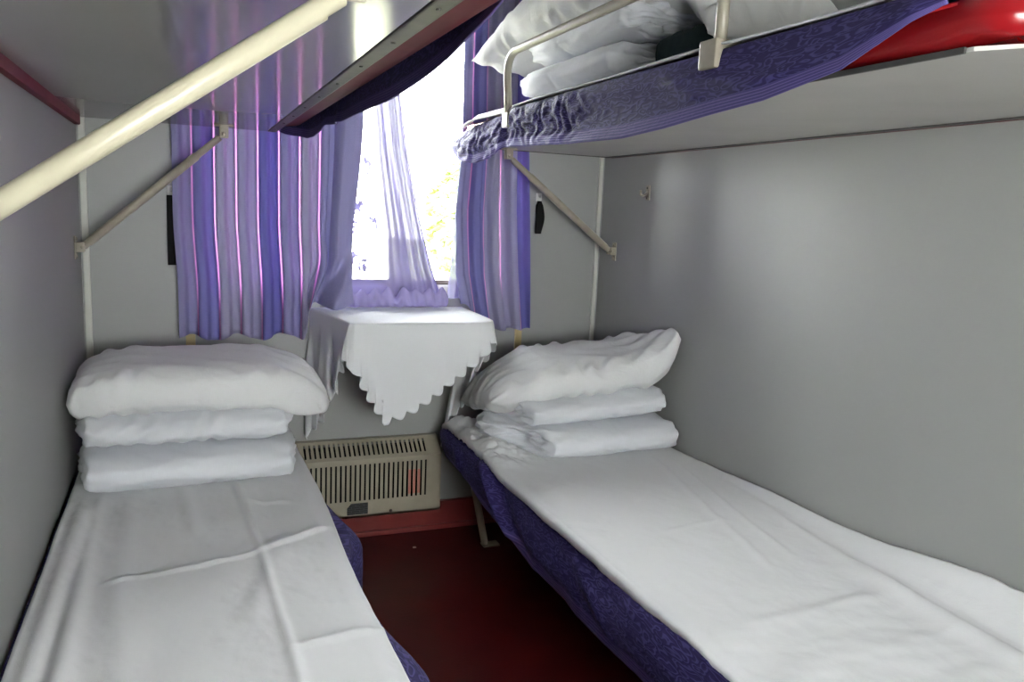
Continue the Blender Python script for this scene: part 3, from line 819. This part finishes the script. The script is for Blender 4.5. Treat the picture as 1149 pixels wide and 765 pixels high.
# black tie straps on the end wall
def strap(x, z0, z1, w, label):
    t = thing('curtain_strap', (x, -.01, z1), label, 'strap')
    def f(u, v):
        z = z1-.02 + (z0-z1+.02)*v
        ww = w*(1 if w > .028 else 1-.35*ss(.15, 0, v)) * (1 + (.45*math.sin(v*PI) if w < .028 else 0))
        return Vector((x + (u-.5)*ww, -.012 - .008*math.sin(v*PI)*1.5 + .002*math.sin(v*9), z))
    link('band', grid(6, 30, f), M['strap'], t, solid=.003)
    b = BM(); add_box(b, x-.012, x+.012, -.007, 0, z1-.022, z1+.012, .002); add_tube(b, [(x, -.006, z1-.002), (x, -.020, z1-.004), (x, -.022, z1+.006)], .004, 8)
    link('hook', b, M['white_plastic'], t)
strap(.281, 1.064, 1.322, .030, 'long black curtain strap on a white hook left of the window')
strap(1.655, 1.214, 1.365, .026, 'short black curtain strap right of the narrow purple curtain')
# hook plate on the right wall
t = thing('wall_hook', (W, -.36, 1.39), 'small beige hook plate on the right wall below the upper berth', 'hook')
b = BM(); add_box(b, W-.006, W, -.372, -.348, 1.362, 1.418, .002); link('plate', b, M['beige'], t, smooth=False)
b = BM(); add_tube(b, [(W-.005, -.36, 1.392), (W-.022, -.36, 1.378), (W-.034, -.36, 1.382), (W-.036, -.36, 1.398)], .005, 10); link('peg', b, M['beige'], t)
for zz in (1.408, 1.370):
    b = BM(); add_cyl(b, (W-.009, -.36, zz), (W-.005, -.36, zz), .004); link('screw', b, M['alu'], t)

# ------------------------------------------------------------------ upper berths
def strut(parent, xw, sgn, y, za, xb, zb, r, sleeve=None):
    """folding support from the wall (xw) up to the berth underside; sgn=+1 when it leans to +x"""
    a = Vector((xw+sgn*.026, y, za)); c = Vector((xb, y, zb)); d = (c-a).normalized()
    b = BM(); add_cyl(b, a, a+(c-a)*(.97), r*.82); st = link('support_strut', b, M['cream'] if sleeve else M['beige'], parent)
    b = BM(); add_cyl(b, a + d*.02, a + (c-a)*(sleeve or .80), r); link('sleeve', b, M['cream'] if sleeve else M['beige'], st)
    b = BM()
    add_box(b, min(xw+sgn*.0015, xw+sgn*.006), max(xw+sgn*.0015, xw+sgn*.006), y-.016, y+.016, za-.040, za+.034, .002)
    add_box(b, min(xw+sgn*.006, xw+sgn*.030), max(xw+sgn*.006, xw+sgn*.030), y-.017, y-.011, za-.016, za+.014, .002)
    add_box(b, min(xw+sgn*.006, xw+sgn*.030), max(xw+sgn*.006, xw+sgn*.030), y+.011, y+.017, za-.016, za+.014, .002)
    add_cyl(b, (a.x, y-.020, za), (a.x, y+.020, za), .007)
    for zz in (za+.024, za-.030): add_cyl(b, (xw+sgn*.005, y, zz), (xw+sgn*.010, y, zz), .005)
    link('wall_bracket', b, M['beige'], st)
    b = BM(); add_box(b, c.x-.030, c.x+.030, y-.014, y+.014, ZB-.005, ZB, .001); add_box(b, c.x-.014, c.x+.014, y-.014, y-.009, zb-.012, ZB-.003, .002)
    add_box(b, c.x-.014, c.x+.014, y+.009, y+.014, zb-.012, ZB-.003, .002); add_cyl(b, (c.x, y-.017, zb), (c.x, y+.017, zb), .007)
    link('deck_bracket', b, M['beige'], st)

# left
YU = -2.26
t = thing('upper_berth', (.31, -1.15, ZB), 'left upper berth with glossy grey underside held by cream struts', 'berth', 'upper berths')
b = BM(); add_box(b, .022, .590, YU, -.066, ZB, ZB+.018); link('deck', b, M['deck'], t, smooth=False)
b = BM(); add_box(b, .592, .622, YU, -.066, ZB-.002, ZB+.018, .003)
for y in [-.2-.23*k for k in range(9)]: add_cyl(b, (.607, y, ZB-.004), (.607, y, ZB), .0035, 8)
link('edge_strip', b, M['alu'], t, smooth=False)
b = BM(); add_box(b, .0225, .585, YU, YU+.02, ZB-.006, ZB-.0005, .002); link('end_strip', b, M['alu'], t, smooth=False)
b = BM(); add_box(b, .0015, .020, YU, -.066, ZB-.024, ZB+.012, .003); link('wall_batten', b, M['maroon'], t, smooth=False)
b = BM(); add_box(b, .020, .698, YU, -.070, ZB+.019, ZB+.095, .022, 3); link('mattress', b, M['maroon'], t)
strut(t, 0, +1, -.18, 1.130, .445, 1.505, .0135)
strut(t, 0, +1, -2.12, 1.187, .490, 1.522, .0126, sleeve=.925)
def ul_cover(u, v):
    y = -.066 - u*2.174
    zh = .010 + interp([(.066, 1.527), (.13, 1.512), (.25, 1.496), (.36, 1.494), (.46, 1.502), (.52, 1.518), (.83, 1.502), (1.12, 1.497), (1.35, 1.497), (1.53, 1.507), (1.65, 1.514), (1.76, 1.521), (1.96, 1.542), (2.03, 1.557), (2.24, 1.575)], -y)
    if v < .3:
        a = v/.3; return Vector((.10+.608*a, y, ZB+.104 - .006*ss(.85, 1, a)))
    a = (v-.3)/.7
    z = ZB+.100 + (zh-ZB-.100)*a
    x = .708 - .075*gs(y, -.066, .10)*a + .008*math.sin(a*PI)*1.2 + .006*a*math.sin(y*7) + .012*gs(y, -.62, .10)*a - .010*gs(y, -.74, .04)*a
    return Vector((x, y, z))
cover('berth_cover', ul_cover, 130, 34, lambda u, v: (u*2.14, v*.6), (.66, -1.2, 1.58), 'dark navy purple cover sagging off the edge of the left upper berth')

# right
t = thing('upper_berth', (1.63, -1.15, ZB), 'right upper berth with dull grey underside and red vinyl mattress', 'berth', 'upper berths')
XU = 1.305
b = BM(); add_prism(b, [(XU, YU+.05), (XU+.035, YU), (W-.022, YU), (W-.022, -.068), (XU, -.068)], 'z', ZB, ZB+.006)
link('deck', b, M['deck_lit'], t, smooth=False)
b = BM(); add_box(b, XU-.006, XU-.0005, YU+.06, -.068, ZB-.002, ZB+.007, .001); link('edge_strip', b, M['alu'], t, smooth=False)
b = BM(); add_box(b, XU, W-.022, -.0675, -.064, ZB-.003, ZB+.018, .001); link('end_strip', b, M['alu'], t, smooth=False)
b = BM(); add_box(b, W-.020, W, YU, -.066, ZB-.003, ZB+.014, .002); link('wall_batten', b, M['maroon'], t, smooth=False)
def cushion():
    bm = BM(); n = 160; m = 20
    x0, x1, y0, y1 = XU-.008, W-.006, YU-.012, -.075
    hw, hd = (x1-x0)/2, (y1-y0)/2; cx, cy = (x0+x1)/2, (y0+y1)/2
    def rr(k, ins):
        # rounded rectangle point by arc length
        r = .06; a, c = hw-ins, hd-ins; r = max(.005, r-ins)
        seg = [2*(a-r), r*PI/2, 2*(c-r), r*PI/2]*2; tot = sum(seg[:4])*2
        s = k/n*tot
        st = [(Vector((-a+r, -c)), 0), (None, (a-r, -c+r, -PI/2)), (Vector((a, -c+r)), PI/2), (None, (a-r, c-r, 0)), (Vector((a-r, c)), PI), (None, (-a+r, c-r, PI/2)), (Vector((-a, c-r)), -PI/2), (None, (-a+r, -c+r, PI))]
        for L, (p, q) in zip(seg, st):
            if s <= L:
                if p is not None: return Vector((p.x + math.cos(q)*s, p.y + math.sin(q)*s))
                an = q[2] + s/r; return Vector((q[0]+r*math.cos(an), q[1]+r*math.sin(an)))
            s -= L
        return Vector((-a+r, -c))
    V = []
    for j in range(m+1):
        ph = -PI/2 + PI*j/m
        ins = .040*(1-math.cos(ph)**.55 if math.cos(ph) > 0 else 1)
        z = ZB+.010+.034 + .034*math.sin(ph)
        row = []
        for k in range(n):
            p = rr(k, ins)
            dc = min((Vector((p.x-sx*hw, p.y-sy*hd)).length for sx in (-1, 1) for sy in (-1, 1)))
            lift = .010*gs(dc, .07, .022)*(1 if j < m*.45 else .25)
            puff = .008*gs(dc, 0.0, .12)
            q = Vector((cx+p.x*(1+puff), cy+p.y*(1+puff*.3), z+lift))
            if q.x > W-.004: q.x = W-.004
            row.append(bm.verts.new(q))
        V.append(row)
    for j in range(m):
        for k in range(n): bm.faces.new((V[j][k], V[j][(k+1) % n], V[j+1][(k+1) % n], V[j+1][k]))
    bm.faces.new(V[0][::-1]); bm.faces.new(V[-1])
    bmesh.ops.remove_doubles(bm, verts=bm.verts, dist=1e-5)
    return bm
mt = tag(link('mattress', cushion(), M['red'], t), 'shiny red vinyl mattress')
b = BM(); add_tube(b, [(XU-.004, -2.18, ZB+.066), (XU-.008, -1.0, ZB+.066), (XU-.004, -.12, ZB+.066)], .003, 8); link('piping', b, M['red'], mt)
strut(t, W, -1, -.13, 1.158, 1.465, 1.505, .0135)
b = BM(); add_box(b, XU+.036, W-.022, YU-.004, YU-.0005, ZB-.001, ZB+.007, .001); link('end_cap', b, M['maroon'], t, smooth=False)
b = BM(); add_box(b, W-.036, W-.0215, YU, -.068, ZB-.004, ZB-.0003, .001); link('wall_strip', b, M['alu'], t, smooth=False)
# guard rail
gr = link('guard_rail', BM(), M['rail'], t)
def bend(pts, r, n=8):
    pts = [Vector(p) for p in pts]; out = [pts[0]]
    for a, p, c in zip(pts, pts[1:], pts[2:]):
        d1 = (a-p).normalized(); d2 = (c-p).normalized(); s0 = p+d1*r; s1 = p+d2*r
        for k in range(n+1):
            q = k/n; out.append(s0*(1-q)**2 + p*2*q*(1-q) + s1*q*q)
    out.append(pts[-1]); return out
bm = BM(); add_tube(bm, bend([(1.285, -.575, ZB+.03), (1.285, -.53, 1.792), (1.290, -1.66, 1.800), (1.290, -1.66, ZB+.06)], .09), .0125, 16)
M['railm'] = paint('rail_enamel', (0.40, 0.365, 0.29), (0.36, 0.325, 0.255), 20.0, 0.32)
bm.to_mesh(gr.data); bm.free()
for v in gr.data.vertices: v.co -= Vector(t.location)
gr.data.polygons.foreach_set('use_smooth', [True]*len(gr.data.polygons)); gr.data.materials.clear(); gr.data.materials.append(M['railm'])
b = BM(); add_box(b, 1.262, 1.322, -1.685, -1.630, 1.585, 1.640, .004); tag(link('clamp', b, M['beige'], gr, smooth=False), 'beige clamp block at the rail foot')
b = BM(); add_box(b, 1.268, 1.296, -.60, -.552, 1.56, 1.605, .004); link('clamp', b, M['beige'], gr, smooth=False)

HU = [(.02, 1.530), (.10, 1.505), (.20, 1.472), (.34, 1.456), (.45, 1.470), (.55, 1.500), (.73, 1.494), (1.0, 1.482), (1.325, 1.476), (1.5, 1.485), (1.67, 1.499), (1.82, 1.509), (2.0, 1.536), (2.17, 1.600)]
TU = [(.02, 1.560), (.10, 1.575), (.30, 1.594), (.50, 1.604), (.55, 1.598), (.62, 1.617), (1.3, 1.622), (2.2, 1.622)]
def ur_cover(u, v):
    y = -.066 - u*2.109
    zt2 = interp(TU, -y)
    if v < .3:
        a = v/.3; zz = 1.638 + (zt2-1.638)*ss(.70, 1, a)
        return Vector((1.90 + (1.285-1.90)*a, y, zz - .05*ss(-.12, -.02, y)*ss(0, .4, a)))
    a = (v-.3)/.7
    zh = interp(HU, -y) if -y < 2.17 else 1.60
    z = zt2 + (zh-zt2)*a
    x = 1.282 - .010*math.sin(a*PI*.8)
    rough_ = ss(-1.35, -.9, y)
    x -= rough_*(.0026*math.sin(y*105 + 9*nz(y*9, a*4, 2)) * (.4+.6*math.sin(a*PI)) + .0045*fb(y*16, a*5, 5))
    x -= .009*math.sin(a*PI*2+.5)*gs(y, -1.0, .5)
    x -= .009*crease(y, a, -1.55, .3, -1.85, .75, .07) + .004*crease(y, a, -1.50, .2, -1.62, .7, .03)
    x += .022*gs(y, -.56, .03)*(1-a*.6)
    x -= .030*gs(y, -.22, .18)*ss(0, .6, a)
    x += .014*ss(-.10, -.02, y)
    if y < -2.12: x += .012*ss(-2.12, -2.175, y)
    return Vector((x, y, z))
cover('berth_cover', ur_cover, 320, 44, lambda u, v: (u*2.155, v*.6), (1.28, -1.1, 1.56), 'crinkled purple cover hanging off the right upper berth')
def ur_sheet(u, v):
    y = -.16 - v*1.98
    x = 1.277 + u*(1.90-1.277)
    z = 1.6435 + .004*fb(x*5, y*5, 3, 3)
    tp = interp(TU, -y)
    e = 1-ss(0, .10, u)
    z = z*(1-e) + (tp+.007)*e
    x += .006*math.sin(y*9)*e - .030*gs(y, -.30, .12)*e
    return Vector((x, y, z))
o = link('bed_sheet', grid(60, 200, ur_sheet, lambda u, v: (u*.6, v*2)), M['sheet'], None, (1.6, -1.1, 1.65), solid=.004)
tag(o, 'thin white sheet edge showing on the right upper berth', 'bed sheet', 'white bed sheets')
RQ = 90
quilt('folded_quilt', TR((1.530, -.790, 1.706), 0, 0, RQ), .58, .38, .110, 21.0, 'bottom folded white quilt behind the guard rail on the right upper berth', wr=.8)
quilt('folded_quilt', TR((1.540, -.820, 1.806), 0, -1, RQ-2), .62, .37, .100, 25.0, 'ruffled folded white quilt under the pillows on the right upper berth', diag=2.0, wr=1.2, spiral=1.6)
def sagU(q, a, c):
    q.z -= .14*max(0, a-.25)**1.3
    return q
pillow('pillow', TR((1.53, -.60, 1.905), 3, 0, 92), .80, .44, .14, 31.0, 'white pillow overhanging toward the window on the right upper berth', sag=sagU, ear=.012, fat=6.0, conc=.6)
def sagV(q, a, c):
    q.z -= .16*max(0, -a-.0)**1.3
    return q
pillow('pillow', TR((1.66, -1.20, 1.880), -4, 0, 80), .52, .38, .11, 37.0, 'rumpled white pillow beside the rail post on the right upper berth', sag=sagV, ear=.03, wr=2.2)
def blanket():
    bm = BM(); n = 40; m = 26
    V = []
    for i in range(n+1):
        t_ = i/n; y = -1.40 + t_*.26; row = []
        e = (1-abs(2*t_-1)**6)**.4
        for k in range(m):
            th = 2*PI*k/m; c, s_ = math.cos(th), math.sin(th)
            row.append(bm.verts.new((1.60+.17*math.copysign(abs(c)**.5, c)*e, y, 1.705 + .055*math.copysign(abs(s_)**.6, s_)*e + .006*fb(y*14, th, 2))))
        V.append(row)
    for i in range(n):
        for k in range(m): bm.faces.new((V[i][k], V[i][(k+1) % m], V[i+1][(k+1) % m], V[i+1][k]))
    bm.faces.new(V[0][::-1]); bm.faces.new(V[-1]); bmesh.ops.recalc_face_normals(bm, faces=list(bm.faces)); return bm
o = link('blanket', blanket(), M['blanket'], None, (1.6, -1.27, 1.65)); tag(o, 'dark green folded blanket behind the rail post on the right upper berth', 'blanket')

# scrap on the floor
b = BM(); add_box(b, 1.115, 1.127, -.188, -.178, .0, .003, .001); o = link('paper_scrap', b, M['paper'], None, (1.12, -.183, 0), smooth=False)
tag(o, 'tiny pale paper scrap on the dark red floor', 'scrap')

# ------------------------------------------------------------------ sky, camera, view
w = bpy.data.worlds.new('daylight'); sc.world = w; w.use_nodes = True
nt = w.node_tree; bg = nt.nodes['Background']
tc = N(nt, 'ShaderNodeTexCoord'); sp = N(nt, 'ShaderNodeSeparateXYZ'); nt.links.new(tc.outputs['Generated'], sp.inputs[0])
nt.links.new(ramp(nt, sp.outputs['Z'], [(0.0, (1.0, 0.99, 0.985)), (1.0, (0.95, 0.965, 1.0))]), bg.inputs['Color'])
bg.inputs['Strength'].default_value = SKY

cam = bpy.data.cameras.new('camera'); co = bpy.data.objects.new('camera', cam); COL.objects.link(co)
r_ = Vector((0.92575563, -0.37561044, 0.04351225)); u_ = Vector((0.01935881, 0.16200486, 0.98660005)); f_ = Vector((0.37762647, 0.91250821, -0.15724829))
mw = Matrix((( r_.x, u_.x, -f_.x, .31449), (r_.y, u_.y, -f_.y, -3.02514), (r_.z, u_.z, -f_.z, 1.29203), (0, 0, 0, 1)))
co.matrix_world = mw
cam.sensor_width = 36.0; cam.sensor_fit = 'HORIZONTAL'; cam.lens = 900.0/1149.0*36.0; cam.clip_start = .01
sc.camera = co
sc.view_settings.view_transform = 'Standard'; sc.view_settings.look = 'None'
sc.view_settings.gamma = 1.0; sc.view_settings.use_curve_mapping = False
sc.view_settings.exposure = 0.80
sc.cycles.max_bounces = 10; sc.cycles.diffuse_bounces = 6; sc.cycles.transparent_max_bounces = 16
sc.cycles.use_denoising = True; sc.cycles.sample_clamp_indirect = 6.0
